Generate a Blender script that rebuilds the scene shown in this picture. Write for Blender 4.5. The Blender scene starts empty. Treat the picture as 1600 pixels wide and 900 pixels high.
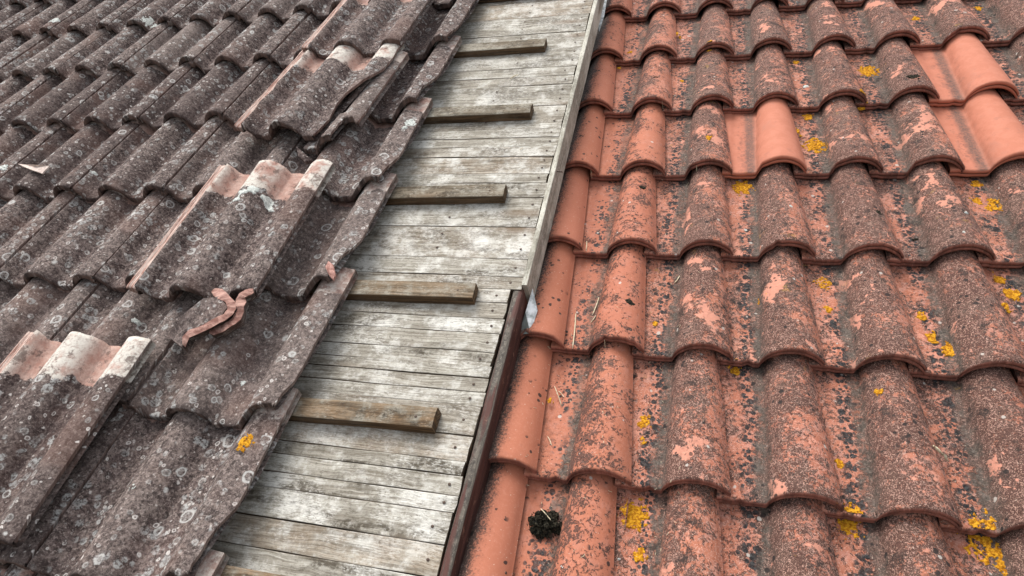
import bpy, math, random
import numpy as np
from mathutils import Matrix, Vector, Euler, noise
random.seed(7)
PI = math.pi
scn = bpy.context.scene
col = scn.collection

# ------------------------------------------------------------------ camera, sky, sun, exposure
PITCH = math.radians(22.0)
PM = Matrix.Translation((0, 0, 5.0)) @ Matrix.Rotation(PITCH, 4, 'X')   # roof frame (u along eave, v up slope, w out) -> world
FPX = 1033.82                       # focal length in pixels of a 1600 px wide frame
CR = Vector((0.95976199, 0.2141658, -0.18163131))
CD = Vector((0.03940174, -0.74310702, -0.66801157))
CF = Vector((-0.27803674, 0.63397553, -0.72164438))
CP = Vector((0.70000088, -0.6517446, 1.38376392))

cam_d = bpy.data.cameras.new('camera'); cam = bpy.data.objects.new('camera', cam_d); col.objects.link(cam)
cam_d.sensor_width = 36; cam_d.lens = 36 * FPX / 1600; cam_d.clip_start = 0.02; cam_d.clip_end = 500
mc = Matrix.Identity(4)
for i in range(3):
    mc[i][0] = CR[i]; mc[i][1] = -CD[i]; mc[i][2] = -CF[i]; mc[i][3] = CP[i]
cam.matrix_world = PM @ mc
scn.camera = cam

SUN_EL, SUN_AZ = math.radians(62), math.radians(-45)      # azimuth measured from +Y towards +X
w = bpy.data.worlds.new('World'); scn.world = w; w.use_nodes = True
nt = w.node_tree; bg = nt.nodes['Background']
sky = nt.nodes.new('ShaderNodeTexSky'); sky.sky_type = 'NISHITA'; sky.sun_disc = False
sky.sun_elevation = SUN_EL; sky.sun_rotation = SUN_AZ; sky.air_density = 1.0; sky.dust_density = 4.0; sky.ozone_density = 1.0
hs = nt.nodes.new('ShaderNodeHueSaturation'); hs.inputs['Saturation'].default_value = 0.25   # bright overcast sky
nt.links.new(sky.outputs[0], hs.inputs['Color']); nt.links.new(hs.outputs[0], bg.inputs[0]); bg.inputs[1].default_value = 0.15
sd = bpy.data.lights.new('sun', 'SUN'); sd.energy = 1.3; sd.angle = math.radians(36); sd.color = (1.0, 0.965, 0.92)
so = bpy.data.objects.new('sun', sd); col.objects.link(so)
sdir = Vector((math.sin(SUN_AZ) * math.cos(SUN_EL), math.cos(SUN_AZ) * math.cos(SUN_EL), math.sin(SUN_EL)))
so.rotation_euler = sdir.to_track_quat('Z', 'Y').to_euler(); so.location = (0, 0, 12)
scn.view_settings.view_transform = 'Standard'; scn.view_settings.look = 'None'
scn.view_settings.exposure = 0.88; scn.view_settings.gamma = 1.0; scn.view_settings.use_curve_mapping = False

# ------------------------------------------------------------------ object helpers
def tag(o, label=None, cat=None, group=None, kind=None):
    for k, v in (('label', label), ('category', cat), ('group', group), ('kind', kind)):
        if v: o[k] = v
    return o
def empty(name, M):
    o = bpy.data.objects.new(name, None); col.objects.link(o); o.matrix_world = M; o.empty_display_size = .1
    return o
def link(name, me, parent=None, M=None):
    o = bpy.data.objects.new(name, me); col.objects.link(o)
    if parent is not None: o.parent = parent
    if M is not None: o.matrix_basis = M
    return o
def mesh(name, V, F, mat, uv=None, uv2=None, smooth=True):
    me = bpy.data.meshes.new(name); me.from_pydata([tuple(v) for v in V], [], F); me.update()
    li = np.empty(len(me.loops), dtype=np.int32); me.loops.foreach_get('vertex_index', li)
    for nm, arr in (('uv', uv), ('aux', uv2)):
        if arr is None: continue
        l = me.uv_layers.new(name=nm); l.data.foreach_set('uv', np.asarray(arr, dtype=np.float32)[li].ravel())
    me.materials.append(mat)
    if smooth: me.polygons.foreach_set('use_smooth', [True] * len(me.polygons))
    return me
def nz(x, y, z=0.0): return noise.noise(Vector((x, y, z)))
def fbm(x, y, z=0.0): return nz(x, y, z) + .5 * nz(2.1 * x, 2.1 * y, z + 7) + .25 * nz(4.3 * x, 4.3 * y, z + 13)
def sstep(a, b, x):
    t = min(1, max(0, (x - a) / (b - a))); return t * t * (3 - 2 * t)

# ------------------------------------------------------------------ shader helpers
class S:
    def __init__(s, name, rough=.9, spec=.2):
        s.m = bpy.data.materials.new(name); s.m.use_nodes = True; s.t = s.m.node_tree; s.n = s.t.nodes; s.l = s.t.links
        s.b = s.n['Principled BSDF']; s.b.inputs['Roughness'].default_value = rough; s.b.inputs['Specular IOR Level'].default_value = spec
    def put(s, sock, v):
        if v is None: return
        if hasattr(v, 'links') or hasattr(v, 'is_linked'): s.l.new(v, sock)
        else: sock.default_value = v
    def math(s, op, a, b=None, c=None, clamp=False):
        n = s.n.new('ShaderNodeMath'); n.operation = op; n.use_clamp = clamp
        s.put(n.inputs[0], a); s.put(n.inputs[1], b); s.put(n.inputs[2], c); return n.outputs[0]
    def add(s, a, b): return s.math('ADD', a, b)
    def sub(s, a, b): return s.math('SUBTRACT', a, b)
    def mul(s, a, b): return s.math('MULTIPLY', a, b)
    def step(s, x, a, b):            # smooth 0..1 as x goes from a to b
        n = s.n.new('ShaderNodeMapRange'); n.interpolation_type = 'SMOOTHSTEP'
        s.put(n.inputs['Value'], x); s.put(n.inputs['From Min'], a); s.put(n.inputs['From Max'], b); return n.outputs[0]
    def band(s, x, a, b, f): return s.mul(s.step(x, a - f, a + f), s.sub(1.0, s.step(x, b - f, b + f)))
    def mix(s, f, a, b, mode='MIX'):
        n = s.n.new('ShaderNodeMix'); n.data_type = 'RGBA'; n.blend_type = mode
        s.put(n.inputs[0], f)
        for i, v in ((6, a), (7, b)): s.put(n.inputs[i], (*v, 1) if isinstance(v, tuple) and len(v) == 3 else v)
        return n.outputs[2]
    def uv(s, name='uv'):
        n = s.n.new('ShaderNodeUVMap'); n.uv_map = name; return n.outputs[0]
    def xyz(s, v):
        n = s.n.new('ShaderNodeSeparateXYZ'); s.l.new(v, n.inputs[0]); return n.outputs
    def comb(s, x, y, z):
        n = s.n.new('ShaderNodeCombineXYZ'); s.put(n.inputs[0], x); s.put(n.inputs[1], y); s.put(n.inputs[2], z); return n.outputs[0]
    def noise(s, v, scale, detail=4, rough=.6, w=None, dist=0):
        n = s.n.new('ShaderNodeTexNoise'); n.noise_dimensions = '4D' if w is not None else '3D'
        s.put(n.inputs['Vector'], v); s.put(n.inputs['Scale'], scale); s.put(n.inputs['Detail'], detail)
        s.put(n.inputs['Roughness'], rough); s.put(n.inputs['Distortion'], dist)
        if w is not None: s.put(n.inputs['W'], w)
        return n.outputs['Fac']
    def ncol(s, v, scale, detail=2):
        n = s.n.new('ShaderNodeTexNoise'); s.put(n.inputs['Vector'], v); s.put(n.inputs['Scale'], scale); s.put(n.inputs['Detail'], detail)
        return n.outputs['Color']
    def vor(s, v, scale, rnd=1.0, feat='F1'):
        n = s.n.new('ShaderNodeTexVoronoi'); n.feature = feat; s.put(n.inputs['Vector'], v); s.put(n.inputs['Scale'], scale); s.put(n.inputs['Randomness'], rnd)
        return n.outputs['Distance'], (s.xyz(n.outputs['Color']) if feat == 'F1' else None)
    def vadd(s, a, b, k=1.0):
        n = s.n.new('ShaderNodeVectorMath'); n.operation = 'MULTIPLY_ADD'; s.put(n.inputs[0], b); n.inputs[1].default_value = (k, k, k); s.put(n.inputs[2], a); return n.outputs[0]
    def info(s):
        n = s.n.new('ShaderNodeObjectInfo'); return n.outputs['Random'], n.outputs['Color'], n.outputs['Alpha']
    def bump(s, h, dist, strength=1.0, prev=None):
        n = s.n.new('ShaderNodeBump'); n.inputs['Distance'].default_value = dist; n.inputs['Strength'].default_value = strength
        s.l.new(h, n.inputs['Height'])
        if prev is not None: s.l.new(prev, n.inputs['Normal'])
        return n.outputs[0]
    def out(s, c, nrm=None, rough=None):
        s.put(s.b.inputs['Base Color'], c if not (isinstance(c, tuple) and len(c) == 3) else (*c, 1))
        if nrm is not None: s.l.new(nrm, s.b.inputs['Normal'])
        if rough is not None: s.put(s.b.inputs['Roughness'], rough)
        return s.m
    def discs(s, v, scale, rmin, rmax, prob, soft=.06, salt=0):
        """round spots of random radius: returns mask and distance/radius"""
        d, c = s.vor(v, scale)
        r = s.math('MULTIPLY_ADD', c[(salt) % 3], rmax - rmin, rmin)
        keep = s.math('LESS_THAN', c[(salt + 1) % 3], prob)
        return s.mul(s.sub(1.0, s.step(s.sub(d, r), -soft, soft)), keep), s.math('DIVIDE', d, r), keep

# --- weathered dark concrete-like clay of the left roof
def mat_old_tile():
    s = S('lichened_old_tile', .95, .15)
    uv = s.uv(); x, y, _ = s.xyz(uv); rnd, oc, oa = s.info(); ocx = s.xyz(oc)
    aux = s.xyz(s.uv('aux'))                      # x = 1 on the cut front, 2 on a fresh break
    o = s.comb(s.mul(rnd, 31.7), s.mul(rnd, 17.3), s.mul(rnd, 53.1))
    p = s.vadd(s.comb(x, y, s.mul(aux[1], 1.0)), o)
    wob = s.vadd(p, s.ncol(p, 45, 3), .012)
    big = s.noise(p, 9, 3); mid = s.noise(p, 38, 5, .7); fine = s.noise(p, 150, 4, .75, dist=.5); grit = s.noise(p, 380, 3, .8)
    crest = s.step(aux[1], .018, .048)
    c = s.mix(s.step(big, .35, .68), (.080, .055, .051), (.130, .092, .086))
    c = s.mix(s.mul(crest, .45), c, (.165, .134, .119))
    c = s.mix(s.mul(s.step(mid, .46, .62), .55), c, (.245, .198, .176))
    c = s.mix(s.mul(s.step(mid, .50, .40), .6), c, (.050, .037, .034))
    m2 = s.noise(p, 78, 4, .65)
    c = s.mix(s.mul(s.step(m2, .52, .60), .45), c, (.23, .18, .155))
    c = s.mix(s.mul(s.step(m2, .46, .40), .65), c, (.026, .019, .017))
    c = s.mix(s.mul(s.step(fine, .54, .61), .62), c, (.39, .32, .285))
    c = s.mix(s.mul(s.step(fine, .47, .38), .75), c, (.020, .015, .014))
    c = s.mix(s.mul(s.step(grit, .58, .68), .4), c, (.40, .34, .31))
    c = s.mix(s.mul(s.step(grit, .42, .33), .6), c, (.018, .014, .014))
    g, gr, gk = s.discs(p, 170, .12, .42, .30, .05)     # coarse grains
    c = s.mix(s.mul(g, .6), c, s.mix(s.step(gr, .3, .8), (.34, .27, .24), (.06, .04, .036)))
    c = s.mix(s.mul(s.step(rnd, .45, 1.0), .42), c, (.058, .040, .037))
    c = s.mix(s.mul(s.step(rnd, .40, .0), .25), c, (.26, .215, .19))
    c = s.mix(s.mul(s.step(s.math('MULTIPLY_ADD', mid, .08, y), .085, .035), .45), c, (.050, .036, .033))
    brown = s.noise(p, 5.5, 2)
    c = s.mix(s.mul(s.step(brown, .50, .70), .28), c, (.19, .105, .08))
    # crustose lichens: pale specks, small blots, a few rings and grey clusters
    a, ar, ak = s.discs(wob, 120, .12, .40, .13, .08, 1)
    c = s.mix(s.mul(s.mul(a, s.step(mid, .42, .52)), .8), c, (.50, .45, .41))
    clump = s.step(s.noise(p, 7, 3), .50, .62)
    a, ar, ak = s.discs(wob, 46, .10, .46, .20, .08, 2)
    c = s.mix(s.mul(a, s.math('MULTIPLY_ADD', s.step(ar, .55, .95), .6, .22)), c, s.mix(s.step(fine, .4, .6), (.26, .25, .235), (.50, .49, .46)))
    a, ar, ak = s.discs(wob, 40, .22, .52, .85, .08, 1)
    c = s.mix(s.mul(s.mul(s.mul(a, clump), s.step(fine, .40, .56)), .75), c, s.mix(ar, (.27, .27, .26), (.47, .48, .46)))
    a2, ar, ak = s.discs(wob, 22, .14, .38, .30, .03, 0)
    d1, r1_, k1 = s.discs(wob, 62, .12, .38, .30, .05, 1)
    c = s.mix(s.mul(s.mul(d1, s.math('MULTIPLY_ADD', s.step(r1_, .50, .80), .75, .15)), s.step(s.noise(p, 10, 2), .42, .52)), c, (.60, .56, .52))
    ring = s.mul(s.band(s.math('MULTIPLY_ADD', s.sub(fine, .5), .5, ar), .74, 1.0, .10), ak)
    c = s.mix(s.mul(s.mul(ring, s.step(mid, .36, .48)), .80), c, (.56, .55, .52))
    c = s.mix(s.mul(s.mul(a2, s.step(fine, .44, .56)), .45), c, (.33, .32, .30))
    # upper end that used to be covered: bare pink clay with lime bloom
    edge = s.math('MULTIPLY_ADD', s.sub(big, .5), .10, s.math('MULTIPLY_ADD', s.sub(mid, .5), .05, y))
    bare = s.mul(s.step(edge, .394, .400), s.sub(1.0, s.mul(s.step(aux[0], 1.2, 1.6), .75)))
    side = s.mul(s.step(s.math('MULTIPLY_ADD', s.sub(mid, .5), .006, x), .0980, .0960), 1.0)
    bc = s.mix(s.step(mid, .30, .70), (.38, .21, .165), (.52, .37, .31))
    bc = s.mix(s.mul(s.step(aux[1], .012, .05), s.step(s.noise(p, 14, 3), .34, .50)), bc, (.62, .585, .52))
    bc = s.mix(s.mul(s.step(fine, .5, .35), .35), bc, (.26, .17, .14))
    dirt = s.step(s.noise(p, 22, 5, .75), .53, .62)
    bc = s.mix(s.mul(s.step(s.noise(p, 90, 4, .75), .50, .40), .45), bc, (.30, .20, .165))
    bc = s.mix(s.mul(dirt, .75), bc, (.13, .09, .075))
    bc = s.mix(s.mul(ocx[2], s.math('MULTIPLY_ADD', s.step(mid, .38, .6), -.5, .85)), bc, (.27, .155, .125))
    c = s.mix(bare, c, bc)
    sc = s.mix(s.step(s.noise(s.comb(s.mul(x, 600), s.mul(y, 25), rnd), 1.0, 3), .4, .6), (.34, .18, .14), (.66, .52, .45))
    c = s.mix(s.mul(side, ocx[1]), c, sc)
    # cut front: dark, browner in patches
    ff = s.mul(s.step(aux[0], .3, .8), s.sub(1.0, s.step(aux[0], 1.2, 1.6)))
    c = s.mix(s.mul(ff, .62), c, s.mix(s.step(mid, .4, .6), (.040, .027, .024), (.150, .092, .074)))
    br = s.step(aux[0], 1.4, 1.9)
    c = s.mix(s.mul(br, s.mul(ocx[0], 1.0)), c, s.mix(s.step(mid, .36, .62), (.20, .095, .075), (.50, .30, .245)))
    n = s.bump(mid, .0045, .8); n = s.bump(fine, .0026, 1.0, n); n = s.bump(grit, .0010, .8, n)
    return s.out(c, n)

# --- orange clay of the right roof; object colour r = grime, g = dark left flank, b = dead-clean new tile
def mat_clay():
    s = S('orange_clay_tile', .85, .25)
    uv = s.uv(); x, y, _ = s.xyz(uv); rnd, oc, oa = s.info(); grime, flank, new = s.xyz(oc)
    aux = s.xyz(s.uv('aux'))
    o = s.comb(s.mul(rnd, 23.7), s.mul(rnd, 47.3), s.mul(rnd, 11.1))
    p = s.vadd(s.comb(x, y, s.mul(aux[1], 1.0)), o)
    wob = s.vadd(p, s.ncol(p, 60, 3), .010)
    big = s.noise(p, 8, 3); mid = s.noise(p, 33, 5, .7); fine = s.noise(p, 190, 4, .7, dist=.4); grit = s.noise(p, 480, 2, .7)
    clay = s.mix(big, (.37, .124, .068), (.445, .162, .096))
    clay = s.mix(s.mul(s.step(fine, .50, .66), .25), clay, (.54, .26, .18))
    clay = s.mix(s.mul(s.step(rnd, .0, 1.0), .3), clay, (.37, .132, .088))
    clay = s.mix(s.mul(new, .8), clay, s.mix(s.step(mid, .4, .6), (.43, .155, .095), (.47, .18, .115)))
    clay = s.mix(s.mul(new, s.mul(s.step(s.noise(p, 26, 5, .75), .56, .66), .30)), clay, (.26, .12, .09))
    old = s.sub(1.0, new)
    c = s.mix(s.mul(s.mul(s.step(mid, .45, .62), grime), .6), clay, (.52, .275, .22))
    # film of grime, broken up into flecks
    flk = s.noise(p, 105, 5, .72, dist=.9)
    left = s.mul(s.step(x, .085, .012), s.step(x, -.01, .005))
    lowr = s.step(y, .10, .01)
    cov = s.math('MULTIPLY_ADD', s.sub(s.noise(p, 11, 3, .6), .5), 2.2, s.math('MULTIPLY_ADD', s.sub(mid, .5), 1.8, grime))
    cov = s.math('MULTIPLY_ADD', left, .30, s.math('MULTIPLY_ADD', lowr, .14, s.math('MULTIPLY_ADD', s.step(x, .07, .13), -.25, cov)))
    cov = s.math('MULTIPLY_ADD', s.step(x, -.012, -.026), -.38, cov)
    thr = s.math('MULTIPLY_ADD', cov, .225, .372)
    fleck = s.step(s.sub(thr, flk), -.016, .016)
    film = s.mul(fleck, s.step(grime, .02, .10))
    grimec = s.mix(s.step(grit, .38, .62), (.027, .016, .013), (.125, .068, .054))
    grimec = s.mix(s.mul(s.step(big, .5, .7), .4), grimec, (.085, .074, .060))
    haze = s.mul(s.step(cov, .35, 1.25), .42)
    c = s.mix(haze, c, (.20, .100, .076))
    c = s.mix(s.mul(film, .90), c, grimec)
    # pale worm-like traces left in the film
    vz = s.noise(s.vadd(p, (3.1, 7.7, 1.3)), 95, 3, .6, dist=1.2)
    verm = s.mul(s.step(s.math('ABSOLUTE', s.sub(vz, .5)), .034, .010), s.step(grime, .25, .6))
    c = s.mix(s.mul(s.mul(verm, s.step(grit, .42, .54)), .80), c, (.60, .37, .29))
    # bare patches where the film has flaked off
    bare = s.mul(s.step(s.math('MULTIPLY_ADD', s.sub(flk, .5), .16, s.noise(p, 12, 4, .65)), .605, .625), s.step(grime, .3, .6))
    c = s.mix(s.mul(bare, .92), c, (.58, .26, .18))
    # channel at the foot of the roll: narrow grey-brown slime, ragged, then clusters of round black growths
    jag = s.math('MULTIPLY_ADD', s.sub(mid, .5), .045, s.math('MULTIPLY_ADD', s.sub(fine, .5), .030, x))
    ylane = s.noise(s.comb(s.mul(rnd, 91.0), y, x), 7, 3, .6)
    jl = s.math('MULTIPLY_ADD', s.sub(ylane, .5), .060, jag)
    band = s.mul(s.step(jl, -.021, -.015), s.sub(1.0, s.step(jag, .000, .016)))
    bandk = s.math('MINIMUM', s.math('MULTIPLY_ADD', grime, 2.2, .25), 1.0)
    bc = s.mix(s.step(mid, .38, .62), (.058, .052, .043), (.115, .102, .086))
    bc = s.mix(s.mul(s.step(fine, .52, .6), .6), bc, (.19, .165, .14))
    bc = s.mix(s.mul(s.step(fine, .46, .40), .6), bc, (.028, .026, .022))
    c = s.mix(s.mul(s.mul(band, bandk), s.math('MULTIPLY_ADD', s.step(s.noise(p, 28, 4, .7), .42, .58), .50, .36)), c, bc)
    nb = s.mul(s.band(s.math('MULTIPLY_ADD', s.sub(mid, .5), .012, x), -.030, -.002, .010), new)
    c = s.mix(s.mul(nb, s.math('MULTIPLY_ADD', s.step(fine, .42, .55), .35, .45)), c, (.085, .068, .058))
    blk = s.mix(s.step(fine, .46, .58), (.014, .015, .016), (.060, .062, .062))
    zone = s.mul(s.band(s.math('MULTIPLY_ADD', s.sub(ylane, .5), .050, x), -.048, -.016, .008), s.step(s.noise(s.comb(y, s.mul(rnd, 77.0), x), 9, 2), .36, .45))
    wob2 = s.vadd(p, s.ncol(p, 90, 2), .004)
    for sc, r0, r1, pr in ((58, .30, .58, .80), (105, .25, .55, .70)):
        a, ar, ak = s.discs(wob2, sc, r0, r1, pr, .05, 0)
        c = s.mix(s.mul(s.mul(a, s.mul(zone, bandk)), .94), c, blk)
    zone2 = s.band(s.add(x, s.mul(s.sub(ylane, .5), .05)), -.062, -.012, .008)
    a, ar, ak = s.discs(wob2, 80, .14, .42, .35, .04, 2)
    c = s.mix(s.mul(s.mul(a, s.mul(zone2, bandk)), .9), c, blk)
    # sooty left flank of the first column
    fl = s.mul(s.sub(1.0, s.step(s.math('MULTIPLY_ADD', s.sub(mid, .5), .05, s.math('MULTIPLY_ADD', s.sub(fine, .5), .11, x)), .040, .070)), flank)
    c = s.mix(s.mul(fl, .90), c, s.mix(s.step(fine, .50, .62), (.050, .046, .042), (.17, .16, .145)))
    blot = s.mul(s.mul(s.step(s.noise(p, 20, 5, .75), .585, .62), s.step(grime, .25, .5)), old)
    c = s.mix(s.mul(blot, s.math('MULTIPLY_ADD', s.step(fine, .42, .54), .35, .45)), c, (.030, .025, .022))
    # scattered black dots and pale specks
    a, ar, ak = s.discs(wob2, 70, .10, .46, .28, .05, 1)
    dotz = s.mul(s.step(s.noise(p, 11, 2), .46, .56), old)
    c = s.mix(s.mul(s.mul(a, dotz), .9), c, (.024, .021, .020))
    a, ar, ak = s.discs(wob, 44, .10, .24, .07, .03, 2)
    c = s.mix(s.mul(s.mul(a, s.mul(old, s.step(grime, .1, .3))), .8), c, (.50, .46, .41))
    a, ar, ak = s.discs(wob, 210, .10, .30, .12, .05, 2)
    c = s.mix(s.mul(s.mul(a, old), .55), c, (.55, .43, .34))
    ol = s.mul(s.step(s.noise(p, 13, 4, .7), .66, .72), s.mul(old, s.step(grime, .3, .5)))
    c = s.mix(s.mul(s.mul(ol, s.step(fine, .45, .55)), .65), c, (.36, .22, .05))
    # lip
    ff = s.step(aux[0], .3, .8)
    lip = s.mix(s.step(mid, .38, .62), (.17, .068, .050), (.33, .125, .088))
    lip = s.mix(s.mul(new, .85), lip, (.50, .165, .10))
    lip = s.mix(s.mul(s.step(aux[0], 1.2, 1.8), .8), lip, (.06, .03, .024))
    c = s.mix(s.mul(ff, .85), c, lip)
    n = s.bump(mid, .0018, .6)
    h = s.add(s.mul(flk, s.math('MULTIPLY_ADD', grime, 1.6, .12)), s.mul(film, .35))
    n = s.bump(h, .0022, 1.0, n); n = s.bump(grit, .0003, .6, n)
    return s.out(c, n, s.math('MULTIPLY_ADD', film, .15, .78))

# --- weathered boards: grain runs along u (object x); object colour r = brownness, g = darkness, b = bleached
def mat_wood(name, pale, dark, stain, bleach, painted=False):
    s = S(name, .85, .2)
    uv = s.uv(); x, y, _ = s.xyz(uv); rnd, oc, oa = s.info(); cr, cg, cb = s.xyz(oc)
    aux = s.xyz(s.uv('aux'))
    oy = s.mul(rnd, 9.0)
    P = s.comb(s.add(x, s.mul(rnd, 37.0)), s.add(y, oy), s.mul(aux[1], .3))
    warp = s.mul(s.sub(s.noise(P, 5, 3), .5), .03)
    knot = s.vor(s.comb(s.mul(s.add(x, s.mul(rnd, 37.0)), 2.2), s.mul(s.add(y, oy), 9.0), rnd), 1.0)[0]
    kn = s.step(knot, .22, .04)
    yy = s.add(s.add(y, oy), s.add(warp, s.mul(kn, .02)))
    G = s.comb(s.mul(s.add(x, s.mul(rnd, 37.0)), 5.0), s.mul(yy, 150.0), 0.0)
    g1 = s.noise(G, 1.0, 5, .65); g2 = s.noise(s.comb(s.mul(x, 14.0), s.mul(yy, 520.0), s.mul(rnd, 50.0)), 1.0, 4, .6)
    g3 = s.noise(s.comb(s.mul(x, 3.0), s.mul(yy, 60.0), s.mul(rnd, 90.0)), 1.0, 3, .6)
    blot = s.noise(P, 7, 5, .65); blot2 = s.noise(P, 19, 5, .7); blot3 = s.noise(P, 70, 4, .7)
    c = s.mix(s.step(g1, .32, .62), dark, pale)
    c = s.mix(s.mul(s.step(g3, .55, .36), .45), c, dark)
    c = s.mix(s.mul(s.step(blot, .46, .64), cb), c, bleach)
    c = s.mix(s.mul(s.step(blot2, .50, .66), .50), c, bleach)
    c = s.mix(s.mul(s.step(g2, .48, .34), .55), c, dark)
    st = s.mul(s.step(s.noise(s.comb(s.mul(x, 4.0), s.mul(yy, 14.0), s.mul(rnd, 70.0)), 1.0, 6, .74), .47, .62), s.math('MULTIPLY_ADD', cg, 1.0, .35, clamp=True))
    st = s.mul(st, s.math('MULTIPLY_ADD', s.step(blot3, .40, .55), .6, .35))
    c = s.mix(st, c, stain)
    c = s.mix(s.mul(s.step(blot3, .58, .68), .5), c, s.mix(.5, stain, dark))
    spk = s.noise(s.comb(s.mul(s.add(x, s.mul(rnd, 37.0)), 90.0), s.mul(yy, 260.0), 0.0), 1.0, 5, .75)
    c = s.mix(s.mul(s.mul(s.step(spk, .53, .60), s.step(blot2, .56, .44)), .75), c, s.mix(.5, stain, dark))
    c = s.mix(s.mul(s.mul(s.step(spk, .46, .40), s.step(blot, .44, .54)), .6), c, bleach)
    c = s.mix(s.mul(kn, .55), c, (.14, .085, .045))
    c = s.mix(s.mul(cr, s.step(blot2, .70, .35)), c, s.mix(s.step(g1, .35, .6), (.11, .062, .030), (.30, .185, .095)))
    crack = s.mul(s.step(g1, .330, .285), s.step(blot, .40, .5))
    c = s.mix(s.mul(crack, .9), c, (.02, .017, .013))
    # sides and end grain browner, with their shade darkened into the colour
    c = s.mix(s.mul(s.step(aux[0], .5, .9), .85), c, s.mix(s.step(g1, .35, .65), (.030, .017, .008), (.115, .062, .028)))
    h = s.add(s.mul(g1, .9), s.add(s.mul(g2, .35), s.mul(blot3, .35)))
    n = s.bump(h, .0022, .75); n = s.bump(crack, .002, -1.0 if False else .0, n)
    return s.out(c, n)

def mat_plain(name, c1, c2, scale, rough=.85, bumpd=.001, spec=.2, metal=0, th=(.35, .65)):
    s = S(name, rough, spec); s.b.inputs['Metallic'].default_value = metal
    tc = s.n.new('ShaderNodeTexCoord').outputs['Object']
    a = s.noise(tc, scale, 5, .65)
    return s.out(s.mix(s.step(a, *th), c1, c2), s.bump(a, bumpd))

M_OLD = mat_old_tile(); M_CLAY = mat_clay()
M_PLANK = mat_wood('silvered_plank', (.42, .395, .335), (.172, .150, .116), (.064, .052, .037), (.68, .665, .61))
M_BATTEN = mat_wood('weathered_batten', (.235, .20, .148), (.085, .068, .046), (.026, .021, .015), (.40, .375, .31))
M_PALE = mat_wood('grey_fascia_wood', (.46, .44, .37), (.27, .25, .20), (.10, .09, .07), (.60, .58, .50))
def mat_painted():
    s = S('flaking_brown_paint', .7, .3)
    x, y, _ = s.xyz(s.uv()); aux = s.xyz(s.uv('aux'))
    P = s.comb(x, y, s.mul(aux[0], .37))
    a = s.noise(s.comb(s.mul(x, 6), s.mul(y, 60), aux[0]), 1, 5); b = s.noise(P, 40, 5, .7); f = s.noise(P, 200, 4)
    c = s.mix(s.step(a, .35, .65), (.042, .017, .013), (.085, .034, .026))
    c = s.mix(s.mul(s.step(b, .58, .66), .8), c, (.22, .12, .085))
    top = s.step(aux[0], .5, .2)
    t = s.mix(s.step(b, .38, .62), (.045, .037, .030), (.13, .11, .088))
    t = s.mix(s.mul(s.step(f, .55, .65), .6), t, (.25, .22, .18))
    c = s.mix(s.mul(top, s.step(a, .62, .48)), c, t)
    return s.out(c, s.bump(s.add(a, b), .0025, .8))
M_BROWN = mat_painted()
M_NAIL = mat_plain('rusty_nail', (.045, .03, .022), (.11, .07, .05), 300, .6, .0002, .4, .3)
M_STEEL = mat_plain('pale_sheet_metal', (.30, .33, .32), (.78, .80, .80), 45, .45, .0006, .5, .15)
M_LEAD = mat_plain('dark_flashing', (.025, .022, .02), (.07, .06, .05), 90, .7, .002)
M_YELLOW = mat_plain('yellow_lichen', (.34, .135, .010), (.62, .31, .022), 170, .95, .003, .1, th=(.42, .58))
M_WHITE = mat_plain('white_lichen', (.36, .38, .35), (.70, .72, .67), 160, .95, .002, .1)
M_BLACK = mat_plain('black_moss', (.007, .007, .006), (.065, .056, .036), 230, .95, .002, .1, th=(.4, .72))
M_STRAW = mat_plain('dry_straw', (.50, .42, .27), (.74, .66, .48), 150, .8, .0003)
M_UNDER = mat_plain('bitumen_underlay', (.012, .011, .010), (.028, .025, .022), 60, .95, .001)
M_BROKEN = mat_plain('fresh_broken_clay', (.26, .115, .09), (.52, .30, .25), 120, .95, .002)
M_GROUND = mat_plain('ground_earth', (.10, .09, .06), (.16, .14, .10), 2, .95, .01)

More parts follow.
